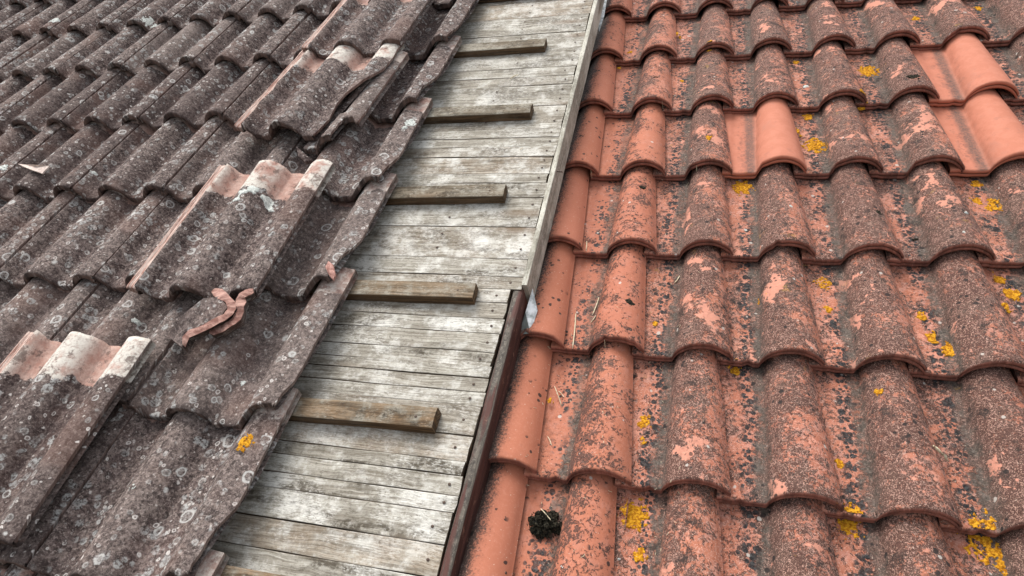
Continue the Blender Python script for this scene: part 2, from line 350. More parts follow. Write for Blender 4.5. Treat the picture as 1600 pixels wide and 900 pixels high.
# ------------------------------------------------------------------ tile meshes
def shell(xs_of, prof, ys, t, rim, jit, mat, name, seed, yfront=None, yback=None, zj=0.0, brk=None, lipy=None):
    """Solid tile: a loop of (y, depth) points swept across x.  xs_of(y) -> list of x, prof(x, y) -> top z."""
    loop = []                                       # (y, dz, aux)
    for (yy, dz, ax) in rim: loop.append((yy, dz, ax))
    for yy in ys: loop.append((yy, 0.0, 0.0))
    L = ys[-1]
    loop.append((L, -t, 0.0)); loop.append((L * .5, -t, 0.0)); loop.append((.03, -t, 0.0))
    V = []; UV = []; AX = []; F = []
    nx = None
    for (yy, dz, ax) in loop:
        xs = xs_of(yy)
        nx = len(xs)
        for i, x in enumerate(xs):
            y0 = yfront(x) if yfront else 0.0
            y1 = yback(x) if yback else 0.0
            f = min(1, max(0, yy / L))
            y = yy + y0 * (1 - f) + y1 * f
            e = math.exp(-max(0, yy) / .03)
            y += jit * e * fbm(x * 45 + seed, seed * 3.1 + dz * 60)
            z = prof(x, y) + dz
            z += zj * fbm(x * 22 + seed * 5, y * 16, seed)
            V.append((x, y, z)); UV.append((x, y))
            a = ax
            if brk and dz > -t * .9 and brk(x, y, i, nx): a = max(a, 0.0)
            AX.append((a, prof(x, y)))
    K = len(loop)
    for k in range(K):
        k2 = (k + 1) % K
        for i in range(nx - 1):
            F.append((k * nx + i, k * nx + i + 1, k2 * nx + i + 1, k2 * nx + i))
    n_side = len(F)
    # side caps: strips pairing the top rows with the underside, own vertices so that they can carry the break mask
    nr = len(rim)
    for side, i in ((0, 0), (1, nx - 1)):
        top = [k * nx + i for k in range(nr, nr + len(ys))]
        base = len(V)
        for k in top:
            V.append(V[k]); UV.append(UV[k]); AX.append((2.0, AX[k][1]))
            V.append((V[k][0] + (.002 if side == 0 else -.002), V[k][1], V[k][2] - t * (.42 if side else 1))); UV.append((UV[k][0], UV[k][1] + .011)); AX.append((2.0, AX[k][1]))
        for q in range(len(top) - 1):
            a, b, c2, d = base + 2 * q, base + 2 * q + 1, base + 2 * q + 3, base + 2 * q + 2
            F.append((a, b, c2, d) if side else (d, c2, b, a))
    me = mesh(name, V, F, mat, UV, AX)
    # flip check: top faces must point up
    me.update()
    if me.polygons[(nr + 2) * (nx - 1) + nx // 2].normal.z < 0: me.flip_normals()
    return me

# left roof tile: wide, two rolls.  x = 0 at the foot of the left joint roll
LC, LL, LT, LH = .395, .490, .024, .055           # cover, length, thickness, roll height
def rl(x, a, b, H):
    if x <= a or x >= b: return 0.0
    return H * (1 - abs(2 * (x - a) / (b - a) - 1) ** 2.1) ** .72
def prof_left(x, y):
    z = rl(x, 0, .13, LH) + rl(x, .195, .325, LH) + rl(x, .390, .520, LH)
    z -= .004 * (math.cos((x - .1625) / .065 * 2 * PI) * .5 + .5) * (1 if .13 < x < .195 else 0)
    if x < .1005: z += -.020 + .0045 * max(0, math.cos((x - .0765) / .010 * 2 * PI))
    return z
LX = [.072, .0745, .0765, .079, .0815, .084, .0865, .090, .0995, .1015, .105, .111, .118, .125, .131, .146, .163, .180, .192, .199, .208, .219, .232, .246, .260, .274, .288, .301, .312, .321, .328, .342, .358, .374, .386, .394, .401, .409, .418, .428, .440, .453, .466, .479, .487, .495]
def prof_verge(x, y):
    if x <= .39: return prof_left(x, y)
    t = min(1, (x - .39) / .066)
    return (LH + .002) * (t * t * (3 - 2 * t)) ** .8 - .22 * max(0, x - .462)
LY = [.006, .02, .045, .08, .12, .16, .20, .24, .28, .32, .36, .40, .44, .478, .490]
def left_tile(seed, xr=None, xl=None, yf=None, yb=None, jit=.0045, zj=.0016, prof=None):
    def xs_of(y):
        r = xr(y) if xr else .4915 + .0012 * nz(y * 30, seed)
        l = xl(y) if xl else .078
        return [l + (x - LX[0]) / (LX[-1] - LX[0]) * (r - l) for x in LX]
    rim = [(.004, -LT, 1), (-.001, -LT * .75, 1), (.0012, -LT * .45, 1), (-.0005, -LT * .2, 1), (.0012, -.0016, .3)]
    return shell(xs_of, prof or prof_left, LY, LT, rim, jit, M_OLD, 'old_tile', seed, yf, yb, zj)

# right roof tile: pan at the left, tapering roll at the right.  x = 0 at the foot of the roll
RC, RG, RL, RT, RH = .21, .35946, .425, .019, .060
def prof_right(x, y):
    f = min(1, max(0, y / RL))
    a, b = .001 + .010 * f, .146 - .034 * f
    H = RH - .008 * f
    z = 0.0
    if x > a - .012:
        t = (x - a) / (b - a)
        if t > 0: z = H * max(0.0, 1 - abs(2 * min(1, t) - 1) ** 2.0) ** .56
    if x > b * .8: z = max(z, .0165)
    z += .0025 * max(0, 1 - abs(x - a) / .007) ** 2       # fillet
    if x < -.072: z += .003
    return z
RX = [-.1, -.088, -.074, -.070, -.055, -.040, -.026, -.014, -.007, -.001, .0015, .004, .007, .011, .016, .023, .033, .045, .058, .071, .084, .097, .109, .120, .129, .136, .141, .1445]
RY = [.004, .02, .06, .10, .15, .20, .25, .30, .35, .39, .425]
def right_tile(seed):
    def xs_of(y):
        f = min(1, max(0, y / RL)); b = .1435 - .033 * f
        return [x if x < 0 else x / .1445 * b for x in RX]
    rim = [(.012, -.027, 2), (.002, -.0265, 1.6), (-.0010, -.022, 1), (-.0012, -.0165, 1), (.0024, -.0145, 2), (.0022, -.0125, 2), (-.0028, -.0105, 1), (-.0028, -.004, .8), (.0002, -.0006, .25)]
    rq = random.Random(int(seed * 10)); ch = [(rq.choice([-.06, -.03, .02, .05, .09, .125, .138]) + rq.uniform(-.008, .008), rq.uniform(.004, .010), rq.uniform(.003, .009)) for _ in range(2)]
    yf = lambda x: sum(d * max(0, 1 - abs(x - c_) / w_) for c_, w_, d in ch)
    return shell(xs_of, prof_right, RY, RT, rim, .0018, M_CLAY, 'clay_tile', seed, yf, None, .0009)

# ------------------------------------------------------------------ the frames of the two roofs
LK = math.atan(.05)
ML = Matrix.Translation((0, 0, .10)) @ Matrix.Rotation(LK, 4, 'X')       # left roof deck plane in the right roof's frame
TP = .055                                                                # pan height of the left tiles above the boards
def project(P):
    d = P - CP; z = d.dot(CF)
    if z < .05: return None
    return 800 + FPX * d.dot(CR) / z, 450 + FPX * d.dot(CD) / z
def near_frame(pts, m=150):
    q = [project(p) for p in pts]; q = [a for a in q if a]
    if not q: return False
    X = [a[0] for a in q]; Y = [a[1] for a in q]
    return max(X) > -m and min(X) < 1600 + m and max(Y) > -m and min(Y) < 900 + m * 2
def hit(px, py, surf, ML_=None):
    """point of the roof surface w = surf(u, v) on the line of sight of a photo pixel (in the roof frame)"""
    d = CR * ((px - 800) / FPX) + CD * ((py - 450) / FPX) + CF
    o = CP.copy()
    if ML_ is not None:
        Mi = ML_.inverted(); o = Mi @ o; d = Mi.to_3x3() @ d
    t = 0.6
    while t < 7:
        P = o + d * t
        if P.z <= surf(P.x, P.y): break
        t += .004
    lo, hi = t - .004, t
    for _ in range(12):
        m = (lo + hi) / 2; P = o + d * m
        if P.z <= surf(P.x, P.y): hi = m
        else: lo = m
    return o + d * hi

right_root = empty('tiled_roof', PM)
tag(right_root, 'lower roof of orange clay tiles with single rolls, right of the boards', 'roof')
left_root = empty('tiled_roof', PM @ ML)
tag(left_root, 'higher roof of dark lichened double roll tiles with bare boards and battens along its edge', 'roof')

# ------------------------------------------------------------------ right roof tiles
R_TILT = -math.atan(.0295 / RG)
RM = [right_tile(11.3 + 7 * k) for k in range(8)]
def right_local(u, v):
    r = math.floor(v / RG); c = math.floor((u + .070) / RC)
    return c, r, u - c * RC, v - r * RG
def surf_right(u, v):
    c, r, x, y = right_local(u, v)
    return prof_right(x, y) + y * math.tan(R_TILT)
right_tiles = {}
GR = {1: .03, 2: .38, 3: .76, 4: .84, 5: .88, 6: .92, 7: .92, 8: .92, 9: .9, 10: .9}
NEW = {(4, 3 - 1 + 0): 1}
new_tiles = {(4, 3), (7, 3), (7, 4)}
cx = {}
for r in range(-2, 9):
    for c in range(1, 12):
        u, v = c * RC, r * RG
        if not near_frame([Vector((u + a, v + b, .02)) for a in (-.1, .15) for b in (0, .36)], 190): continue
        rr = random.Random(c * 131 + r * 17)
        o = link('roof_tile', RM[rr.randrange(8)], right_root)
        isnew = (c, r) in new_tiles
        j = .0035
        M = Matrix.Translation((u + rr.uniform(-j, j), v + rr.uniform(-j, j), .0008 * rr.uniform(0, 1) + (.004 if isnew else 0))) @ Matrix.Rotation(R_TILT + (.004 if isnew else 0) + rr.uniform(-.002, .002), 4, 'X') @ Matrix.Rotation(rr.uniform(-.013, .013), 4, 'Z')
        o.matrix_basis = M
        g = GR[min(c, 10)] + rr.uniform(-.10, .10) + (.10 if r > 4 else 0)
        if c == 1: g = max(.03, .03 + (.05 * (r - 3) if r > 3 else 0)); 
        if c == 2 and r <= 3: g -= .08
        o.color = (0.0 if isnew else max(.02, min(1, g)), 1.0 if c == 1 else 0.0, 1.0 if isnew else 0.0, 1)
        if isnew: o['label'] = 'clean bright orange replacement tile'
        right_tiles[(c, r)] = o

# ------------------------------------------------------------------ left roof tiles
LV = {-3: -1.19, -2: -.81, -1: -.42, 0: -.035, 1: .352, 2: .742, 3: 1.135, 4: 1.515, 5: 1.885, 6: 2.25, 7: 2.61, 8: 2.97, 9: 3.33, 10: 3.69}
COV = {-3: .397, -2: .397, -1: .397, 0: .397, 1: .396, 2: .392, 3: .383, 4: .374, 5: .367, 6: .362, 7: .358, 8: .355, 9: .352, 10: .35}
L_TILT = -math.atan((LT + .010) / .382)
def left_local(u, v):
    r = max(k for k in LV if LV[k] <= v) if v >= LV[-3] else -3
    cv = COV[r]; n = math.ceil((-.35 + cv * .0 + .065 - u) / cv) - 0
    # tile n covers from its left joint crown to its right joint crown; its right joint roll foot is at -.35 - n*cv
    n = math.floor((-.35 + .098 * cv / LC - u) / cv)
    sx = cv / LC
    return max(0, n), r, (u - (-.35 - (max(0, n) + 1) * cv)) / sx, v - LV[r]
def surf_left(u, v):
    n, r, x, y = left_local(u, v)
    if n == 0 and x > .515: return 0.0
    return TP + (prof_verge if n == 0 else prof_left)(x, y) + y * math.tan(L_TILT)
LMs = [left_tile(3.7 + 5.3 * k) for k in range(6)]
left_tiles = {}
def jag(seed, base, amp, bite, yb=.15):
    """right edge of a verge tile: full width at the back, broken back near the front"""
    def f(y):
        k = 1 - sstep(yb - .05, yb + .04, y)
        return base - .006 - .65 * bite * k + amp * fbm(y * 28, seed) * (.4 + .6 * k)
    return f
for r in range(-3, 10):
    for n in range(0, 10):
        cv = COV[r]; sx = cv / LC
        u = -.35 - (n + 1) * cv; v = LV[r]
        if not near_frame([ML @ Vector((u + a, v + b, TP)) for a in (0, .4) for b in (0, .4)], 170): continue
        rr = random.Random(n * 77 + r * 1009)
        if n == 0:
            me = left_tile(60.5 + 3 * r, prof=prof_verge, xr=jag(r * 3.3 + 1, .524, .006, [.030, .050, .040, .045, .030, .055, .04][r % 7], [.06, .11, .08, .13][r % 4]),
                           yf=(lambda x, s=r: .034 * sstep(.42, .46, x) * (1 + .5 * nz(x * 60, s))), jit=.008, zj=.0022)
        else: me = LMs[rr.randrange(6)]
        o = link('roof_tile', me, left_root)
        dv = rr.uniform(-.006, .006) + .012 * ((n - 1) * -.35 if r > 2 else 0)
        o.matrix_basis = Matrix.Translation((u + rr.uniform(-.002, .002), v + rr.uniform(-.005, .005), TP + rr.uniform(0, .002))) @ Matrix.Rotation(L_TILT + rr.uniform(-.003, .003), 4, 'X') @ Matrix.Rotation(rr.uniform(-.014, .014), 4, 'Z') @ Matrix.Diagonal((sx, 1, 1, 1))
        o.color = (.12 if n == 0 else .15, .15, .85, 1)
        left_tiles[(n, r)] = o

# ------------------------------------------------------------------ boxes with bevelled, slightly wavy edges for timber
def timber(name, x0, x1, y0, y1, z0, z1, mat, seed, parent, bev=.002, nx=14, wav=.0012, endx=None, color=(0, 0, .5, 1), axis='x', aux_top=0.0, aux_side=1.0):
    """beam along x (or y); rounded cross section swept along its length; UV x runs along the grain"""
    if axis == 'x': A0, A1, B0, B1 = x0, x1, y0, y1
    else: A0, A1, B0, B1 = y0, y1, x0, x1
    sec = [(B0, z0, 1), (B0, z1 - bev * 1.2, 1), (B0 + bev * .4, z1 - bev * .35, .4), (B0 + bev * 1.4, z1, 0)]
    m = max(2, int((B1 - B0) / .03))
    for k in range(1, m): sec.append((B0 + bev + (B1 - B0 - 2 * bev) * k / m, z1, 0))
    sec += [(B1 - bev * 1.4, z1, 0), (B1 - bev * .4, z1 - bev * .35, .4), (B1, z1 - bev * 1.2, 1), (B1, z0, 1)]
    V = []; UV = []; AX = []; F = []; n = len(sec)
    ts = [i / nx for i in range(nx + 1)]
    for i, t in enumerate(ts):
        for j, (b, z, s) in enumerate(sec):
            a = A0 + (A1 - A0) * t
            if i == nx and endx: a += endx(b)
            q = wav * nz(a * 7 + seed, j * .35, seed)
            bb = b + (q if z > z0 else q); zz = z + (wav * .8 * nz(a * 5, b * 25, seed + 9) if z > z0 else 0)
            V.append((a, bb, zz) if axis == 'x' else (bb, a, zz)); UV.append((a, b + (z - z0 if s == 1 and b == B1 else 0) + (z0 - z if s == 1 and b == B0 else 0)))
            AX.append((aux_side if s == 1 else (aux_top if s == 0 else (aux_top + (aux_side - aux_top) * .3)), z))
    for i in range(nx):
        for j in range(n - 1):
            F.append((i * n + j, i * n + j + 1, (i + 1) * n + j + 1, (i + 1) * n + j))
        F.append((i * n + n - 1, i * n, (i + 1) * n, (i + 1) * n + n - 1))
    for e in (0, nx):
        base = len(V)
        for j in range(n):
            V.append(V[e * n + j]); UV.append((UV[e * n + j][1] * .3, UV[e * n + j][1])); AX.append((aux_side, V[e * n + j][2]))
        F.append(tuple(range(base, base + n)) if e == 0 else tuple(reversed(range(base, base + n))))
    me = mesh(name, V, F, mat, UV, AX, smooth=False)
    me.update()
    if me.polygons[3].normal.z < 0: me.flip_normals()
    o = link(name, me, parent); o.color = color
    return o

# boards: joints read off along the free edge of the deck (photo y), turned into distances up the slope
Y_J = [-60, -30, -5, 20, 47, 73, 102, 116, 130, 163, 199, 213, 227, 243, 270, 285, 308, 355, 405, 433, 452, 474, 499, 522, 551, 573, 591, 613, 635, 682, 722, 744, 775, 802, 853, 905, 960, 1030]
EX = [(-60, 940), (10, 925), (200, 880), (320, 836), (450, 806), (590, 762), (690, 740), (895, 690), (1050, 650)]
def edge_x(y):
    for (a, xa), (b, xb) in zip(EX, EX[1:]):
        if a <= y <= b: return xa + (xb - xa) * (y - a) / (b - a)
    return EX[-1][1]
VJ = [hit(edge_x(y), y, lambda u, v: 0.0, ML).y for y in Y_J]
vcut = hit(806, 447, lambda u, v: 0.0, ML).y
nail_me = None
def dome(name, r, h, mat, seg=8):
    V = [(0, 0, h)]; F = []
    for k in range(seg): V.append((r * .7 * math.cos(2 * PI * k / seg), r * .7 * math.sin(2 * PI * k / seg), h * .85))
    for k in range(seg): V.append((r * math.cos(2 * PI * k / seg), r * math.sin(2 * PI * k / seg), 0))
    for k in range(seg):
        k2 = (k + 1) % seg; F.append((0, 1 + k, 1 + k2)); F.append((1 + k, 1 + seg + k, 1 + seg + k2, 1 + k2))
    return mesh(name, V, F, mat)
nail_me = dome('nail_head', .0036, .0012, M_NAIL)
for i in range(len(VJ) - 1):
    vb, vt = VJ[i + 1], VJ[i]
    rr = random.Random(i * 91)
    end = .236 if (vb + vt) / 2 > vcut else .214
    end += rr.uniform(-.004, .003)
    thin = (vt - vb) < .05
    wdt = vt - vb
    pl = timber('plank', -.80, end, vb + .0007, vt - .0007, -.022, -.0005 + rr.uniform(-.0015, .0015), M_PLANK, i * 3.1, left_root, bev=.0013, nx=22, wav=.0021,
                endx=lambda b, s=i: .004 * fbm(b * 60, s * 1.7), color=(rr.uniform(0, .35) * (rr.random() < .55), rr.uniform(.0, .9) * (1 if (vb + vt) / 2 < .9 else .5), rr.uniform(.25, .95), 1))
    if wdt > .035:
        for uu in ([end - .030 + rr.uniform(-.006, .006)] + ([-.02 + rr.uniform(-.03, .03)] if wdt > .10 else [])):
            for f_ in ((.3, .75) if wdt > .08 else (.5,)):
                nn = link('nail_head', nail_me, pl, Matrix.Translation((uu, vb + wdt * f_, .0006)))

# battens: (photo pixel of the lower right corner on the boards)
for i, (px, py, ln) in enumerate([(560, 905, 0), (680, 678, 0), (742, 477, 0), (789, 318, 0), (830, 188, 0), (852, 82, 0), (868, -4, 0)]):
    P = hit(px, py, lambda u, v: 0.0, ML)
    if i == 0: P = Vector((-.09, -.385, 0))
    rr = random.Random(i + 40)
    o = timber('batten', -.62, 0, 0, .052, .0, .030 if i < 5 else .027, M_BATTEN, i * 5.7, left_root, bev=.0025, nx=16, wav=.0016,
               endx=lambda b, s=i: .003 * fbm(b * 50, s), color=([.7, .55, .45, .1, .05, .1, .2][i], [.6, .9, .8, .9, .3, .3, .3][i], [.3, .3, .3, .2, .9, .8, .6][i], 1))
    o.matrix_basis = Matrix.Translation((P.x, P.y, .0012)) @ Matrix.Rotation([.0, .02, .015, .03, .012, .012, 0][i], 4, 'Z')
    link('nail_head', nail_me, o, Matrix.Translation((-.045, .024, .0302 if i < 5 else .0272)))

# fascia boards on edge
o = timber('fascia_board', .2385, .2545, vcut + .002, 2.9, -.085, .004, M_PALE, 5, left_root, axis='y', nx=40, wav=.0016, color=(0, .35, .8, 1), aux_side=0.0)
o['label'] = 'bleached grey upper fascia board'
o = timber('fascia_board', .2175, .2440, -1.0, vcut - .004, -.085, -.004, M_BROWN, 8, left_root, axis='y', nx=60, wav=.0035, bev=.005, color=(0, 0, 0, 1), aux_side=1.0, aux_top=0.0)
o['label'] = 'brown painted lower fascia board with a rotten top edge'
# one bent nail sticking out of the pale fascia
def tube(path, r, mat, name, seg=7, taper=None):
    V = []; F = []; n = len(path)
    for i, p in enumerate(path):
        d = (path[min(n - 1, i + 1)] - path[max(0, i - 1)]).normalized()
        a = d.orthogonal().normalized(); b = d.cross(a)
        rad = r if taper is None else r * taper[i]
        for k in range(seg): V.append(p + (a * math.cos(2 * PI * k / seg) + b * math.sin(2 * PI * k / seg)) * rad)
    for i in range(n - 1):
        for k in range(seg): F.append((i * seg + k, i * seg + (k + 1) % seg, (i + 1) * seg + (k + 1) % seg, (i + 1) * seg + k))
    F.append(tuple(reversed(range(seg)))); F.append(tuple(range((n - 1) * seg, n * seg)))
    return mesh(name, V, F, mat)
P = hit(862, 265, lambda u, v: -.004, ML)
nm = tube([Vector((.252, P.y, -.012)), Vector((.262, P.y - .001, -.012)), Vector((.271, P.y - .003, -.011))], .0016, M_NAIL, 'nail')
link('nail', nm, left_root); link('nail', dome('nail', .0038, .001, M_NAIL), left_root, Matrix.Translation((.271, P.y - .003, -.011)) @ Matrix.Rotation(PI / 2, 4, 'Y'))

# dark underlay under both roofs
def sheet(name, u0, u1, v0, v1, z, parent):
    V = [(u0 + (u1 - u0) * i / 8, v0 + (v1 - v0) * j / 8, z + .004 * nz(i, j)) for j in range(9) for i in range(9)]
    F = [(j * 9 + i, j * 9 + i + 1, j * 9 + i + 10, j * 9 + i + 9) for j in range(8) for i in range(8)]
    return link(name, mesh(name, V, F, M_UNDER), parent)
sheet('underlay', -.35, 2.9, -1.0, 3.6, -.055, right_root)
sheet('underlay', -4.6, -.79, -1.6, 4.4, -.012, left_root)

# ------------------------------------------------------------------ slipped and broken tiles lying loose on the left roof
def loose(name, me, u, v, wz, rot, tilt, label, cat, color, group=None, roll=0):
    o = link(name, me); o.matrix_world = PM @ ML @ Matrix.Translation((u, v, wz)) @ Matrix.Rotation(rot, 4, 'Z') @ Matrix.Rotation(tilt, 4, 'X') @ Matrix.Rotation(roll, 4, 'Y')
    o.color = color; return tag(o, label, cat, group)
GT = 'slipped tiles lying on top of the left roof'
def chipped_back(s, a=.008): return lambda x: .032 + a * fbm(x * 25, s)
XL = lambda y: .070
T1 = left_tile(101, xl=XL, yb=chipped_back(1), jit=.006); T2 = left_tile(115, xl=XL, yb=chipped_back(4), jit=.006)
T4 = left_tile(131, xl=XL, jit=.008)
loose('loose_tile', T1, -.643 - .495, -.395, .114, 0.0, -.030, 'slipped double roll tile at the lower left, its bare white top end showing', 'tile', (.10, 1, 0, 1), GT)
loose('loose_tile', T2, -.404 - .495, .287, .114, -.01, -.030, 'slipped tile with a big white lichen ring, pink left edge and white top', 'tile', (.12, 1, 0, 1), GT)
loose('loose_tile', T4, -.388 - .495, 1.475, .112, -.05, -.045, 'slipped tile at the top of the photo beside the last column of tiles', 'tile', (.10, 1, 0, 1), GT)
# third one: cracked, its right part split off
def crk(y):      # x of the crack as a function of the distance from the front
    return .365 + .13 * sstep(-.04, .36, y) + .008 * fbm(y * 24, 3.3)
T3 = left_tile(122, xl=XL, xr=crk, yb=chipped_back(9), yf=lambda x: .0 + .01 * nz(x * 30, 2), jit=.006)
loose('loose_tile', T3, -.43 - .495, .995, .118, -.07, -.050, 'cracked slipped tile with white top end, its right side broken away along a crack', 'tile', (.35, 1, 0, 1), GT)
T3b = left_tile(127, xl=lambda y: .37 + .03 * sstep(.0, .4, y) + .006 * nz(y * 30, 5), yf=lambda x: .05 + .03 * nz(x * 40, 6), yb=lambda x: -.01, jit=.008)
loose('tile_piece', T3b, -.395 - .500, 1.00, .092, -.06, -.060, 'long rolled edge piece split from the cracked tile, lying along its right side', 'tile piece', (.35, .3, .6, 1))
T3c = left_tile(129, xl=lambda y: .335, xr=lambda y: .46 + .008 * nz(y * 40, 1), yb=lambda x: -.35 + .03 * nz(x * 40, 8), jit=.010)
loose('tile_piece', T3c, -.43 - .495, .965, .092, -.08, -.10, 'flat broken tile piece wedged under the front corner of the cracked tile', 'tile piece', (.3, 0, .6, 1))

# curled fragments with pink break faces, below the tile with the white ring
def ribbon(path, width, depth, dirv, mat_face, name, seed):
    """slab standing behind a curved break line: path in the roof frame, extruded along dirv"""
    V = []; F = []; n = len(path)
    UV = []; AX = []
    for i, p in enumerate(path):
        t = (path[min(n - 1, i + 1)] - path[max(0, i - 1)]).normalized()
        nrm = t.cross(Vector((0, 0, 1))).normalized()
        wd = width * (1.0 + .6 * nz(i * .55, seed)) * (.6 if i in (0, n - 1) else 1)
        jv = Vector((nz(i * 1.3, seed), nz(i * 1.7, seed + 3), nz(i * 1.1, seed + 5))) * .006
        dd = depth * (.75 + .5 * abs(nz(i * .7, seed + 8)))
        for (a, b) in ((-.5, 0), (0, .0016), (.5, 0), (.5, .5), (.5, 1), (-.5, 1), (-.5, .5)):
            q = p + jv + nrm * (a * wd) + (dirv * dd * b if b > .1 else Vector((0, 0, b)))
            V.append(q); UV.append((q.x * 1.0 + a * .02, q.y + b * .1)); AX.append((2.0 if b < .1 else 0.0, .0))
    m = 7
    for i in range(n - 1):
        for k in range(m): F.append((i * m + k, i * m + (k + 1) % m, (i + 1) * m + (k + 1) % m, (i + 1) * m + k))
    F.append(tuple(reversed(range(m)))); F.append(tuple(range((n - 1) * m, n * m)))
    me = mesh(name, V, F, M_OLD, UV, AX, smooth=False); return me
def smooth_path(pts, k=4):
    out = []
    for i in range(len(pts) - 1):
        p0, p1, p2, p3 = pts[max(0, i - 1)], pts[i], pts[i + 1], pts[min(len(pts) - 1, i + 2)]
        for j in range(k):
            t = j / k
            out.append(.5 * ((2 * p1) + (p2 - p0) * t + (2 * p0 - 5 * p1 + 4 * p2 - p3) * t * t + (3 * p1 - p0 - 3 * p2 + p3) * t ** 3))
    out.append(pts[-1]); return out
def frag(name, pix, wl, width, depth, dirv, seed, label):
    pts = [hit(x, y, lambda u, v, h=h: h, ML) for (x, y), h in zip(pix, wl)]
    o_ = sum(pts, Vector()) / len(pts)
    me = ribbon([p - o_ for p in smooth_path(pts, 2)], width, depth, Vector(dirv), M_BROKEN, name, seed)
    o = link(name, me); o.matrix_world = PM @ ML @ Matrix.Translation(o_); o.color = (.95, 0, 0, 1)
    return tag(o, label, 'tile fragment', 'broken fragments below the ringed tile')
frag('tile_fragment', [(334, 451), (349, 462), (361, 476), (358, 489), (343, 500), (318, 512), (296, 521), (287, 540)], [.150, .156, .160, .158, .152, .146, .138, .118], .024, .075, (-.62, .25, -.75), 3.4, 'curled grey tile fragment with a pink broken rim, under the front of the ringed tile')
frag('tile_fragment', [(396, 454), (384, 458), (376, 466), (377, 480), (372, 494), (358, 506), (344, 514), (329, 519)], [.165, .168, .166, .160, .152, .144, .136, .128], .026, .06, (-.45, .3, -.85), 8, 'thin S-curved pink tile fragment hooked beside the curled one')
P_ = [(262, 523), (275, 505), (298, 486), (322, 472), (342, 478)]
# shell behind the curled rim: part of a roll
def patchshard(pix, hs, label, seed, name='tile_fragment', mat=None, thick=.014, cat='tile fragment', color=(.3, 0, 0, 1), group=None, par=ML):
    pts = [hit(x, y, lambda u, v, h=h: h, par) for (x, y), h in zip(pix, hs)]
    o_ = sum(pts, Vector()) / len(pts); n = len(pts)
    P2 = []
    for i in range(n):
        a, b = pts[i] - o_, pts[(i + 1) % n] - o_
        P2.append(a)
        if (b - a).length > .02:
            for t in (.33, .66):
                q = a.lerp(b, t); P2.append(q * (1 + .10 * nz(q.x * 60, q.y * 60, seed)))
    n = len(P2); V = []; UV = []; AX = []
    for lev, (sc, dz) in enumerate(((0, .004), (.5, .0035), (1, 0), (1, -thick), (0, -thick))):
        for q in P2: V.append((q.x * sc, q.y * sc, q.z * sc + dz + .002 * nz(q.x * 50 * sc, q.y * 50 * sc, seed))); UV.append((q.x * sc + .2, q.y * sc + .15)); AX.append((1.6 if lev == 3 else 0, .0))
    F = []
    for k in range(4):
        for i in range(n): F.append((k * n + i, (k + 1) * n + i, (k + 1) * n + (i + 1) % n, k * n + (i + 1) % n))
    me = mesh(name, V, F, mat or M_OLD, UV, AX, smooth=False)
    import bmesh
    bm = bmesh.new(); bm.from_mesh(me); bmesh.ops.recalc_face_normals(bm, faces=bm.faces); bm.to_mesh(me); bm.free()
    o = link(name, me); o.matrix_world = PM @ (par if par is not None else Matrix.Identity(4)) @ Matrix.Translation(o_); o.color = color
    return tag(o, label, cat, group)
patchshard([(262, 524), (274, 503), (297, 482), (318, 466), (345, 462), (356, 480), (340, 497), (305, 512), (286, 520), (284, 542)], [.105, .130, .150, .158, .158, .154, .146, .140, .130, .112], 'rough grey shard of a roll behind the curled pink rim', 4, color=(.35, 0, 0, 1), thick=.030)
patchshard([(462, 228), (472, 236), (487, 250), (476, 252), (466, 243)], [.13, .125, .118, .12, .125], 'small dark chip standing in the gap below the cracked tile', 6)
patchshard([(508, 417), (513, 408), (520, 413), (524, 428), (520, 436), (515, 431)], [.11, .115, .112, .108, .106, .108], 'small pink chip caught at the broken corner of an edge tile', 9, color=(1, 0, 0, 1), mat=M_BROKEN, thick=.008)
h0 = [surf_left(*hit(x, y, surf_left, ML).xy) for x, y in ((30, 256), (76, 259), (65, 270))]
patchshard([(28, 256), (52, 257), (77, 259), (66, 271), (46, 264)], [h0[0] + .012, .125, h0[1] + .014, h0[2] + .012, .122], 'pale pointed splinter of tile lying across the far left tiles', 12, color=(1, 0, 0, 1), mat=mat_plain('pale_chip', (.42, .33, .29), (.62, .52, .46), 90), thick=.005, name='tile_splinter')

# ------------------------------------------------------------------ flashing scraps beside the fascia
def fold(name, faces, mats, label, thick=.0016):
    V = []; F = []; MI = []
    allp = [p for f in faces for p in f]; o_ = sum(allp, Vector()) / len(allp)
    for fi, f in enumerate(faces):
        n = (f[1] - f[0]).cross(f[2] - f[0]).normalized(); m = len(f); b = len(V)
        for p in f: V.append(p - o_ + n * thick * .5)
        for p in f: V.append(p - o_ - n * thick * .5)
        F.append(tuple(range(b, b + m))); F.append(tuple(reversed(range(b + m, b + 2 * m))))
        for k in range(m): F.append((b + k, b + m + k, b + m + (k + 1) % m, b + (k + 1) % m))
        MI += [min(fi, len(mats) - 1)] * (m + 2)
    me = mesh(name, V, F, mats[0], smooth=False)
    for mt in mats[1:]: me.materials.append(mt)
    me.polygons.foreach_set('material_index', MI)
    o = link(name, me); o.matrix_world = PM @ Matrix.Translation(o_); return tag(o, label, 'flashing')
def H(x, y, h): return hit(x, y, lambda u, v: h)
A, B, C_, D_, E_ = H(832, 451, .088), H(840, 485, .060), H(829, 521, .052), H(821, 488, .072), H(811, 523, .040)
fold('flashing_scrap', [[A, D_, C_, B], [D_, E_, C_]], [M_STEEL, mat_plain('grey_zinc', (.16, .18, .17), (.28, .31, .29), 60, .5)], 'pointed white and grey scrap of sheet metal sticking out beside the brown fascia')
A, B, C_, D_, E_ = H(935, -40, .09), H(954, -40, .09), H(944, 25, .075), H(936, 50, .062), H(931, 18, .085)
fold('flashing_scrap', [[A, E_, D_, C_, B], [H(926, -40, .13), H(925, 5, .125), E_, A], [H(925, 5, .125), H(929, 40, .10), D_, E_]], [M_STEEL, M_LEAD], 'crumpled white sheet metal flashing with a dark fold, at the top of the fascia')

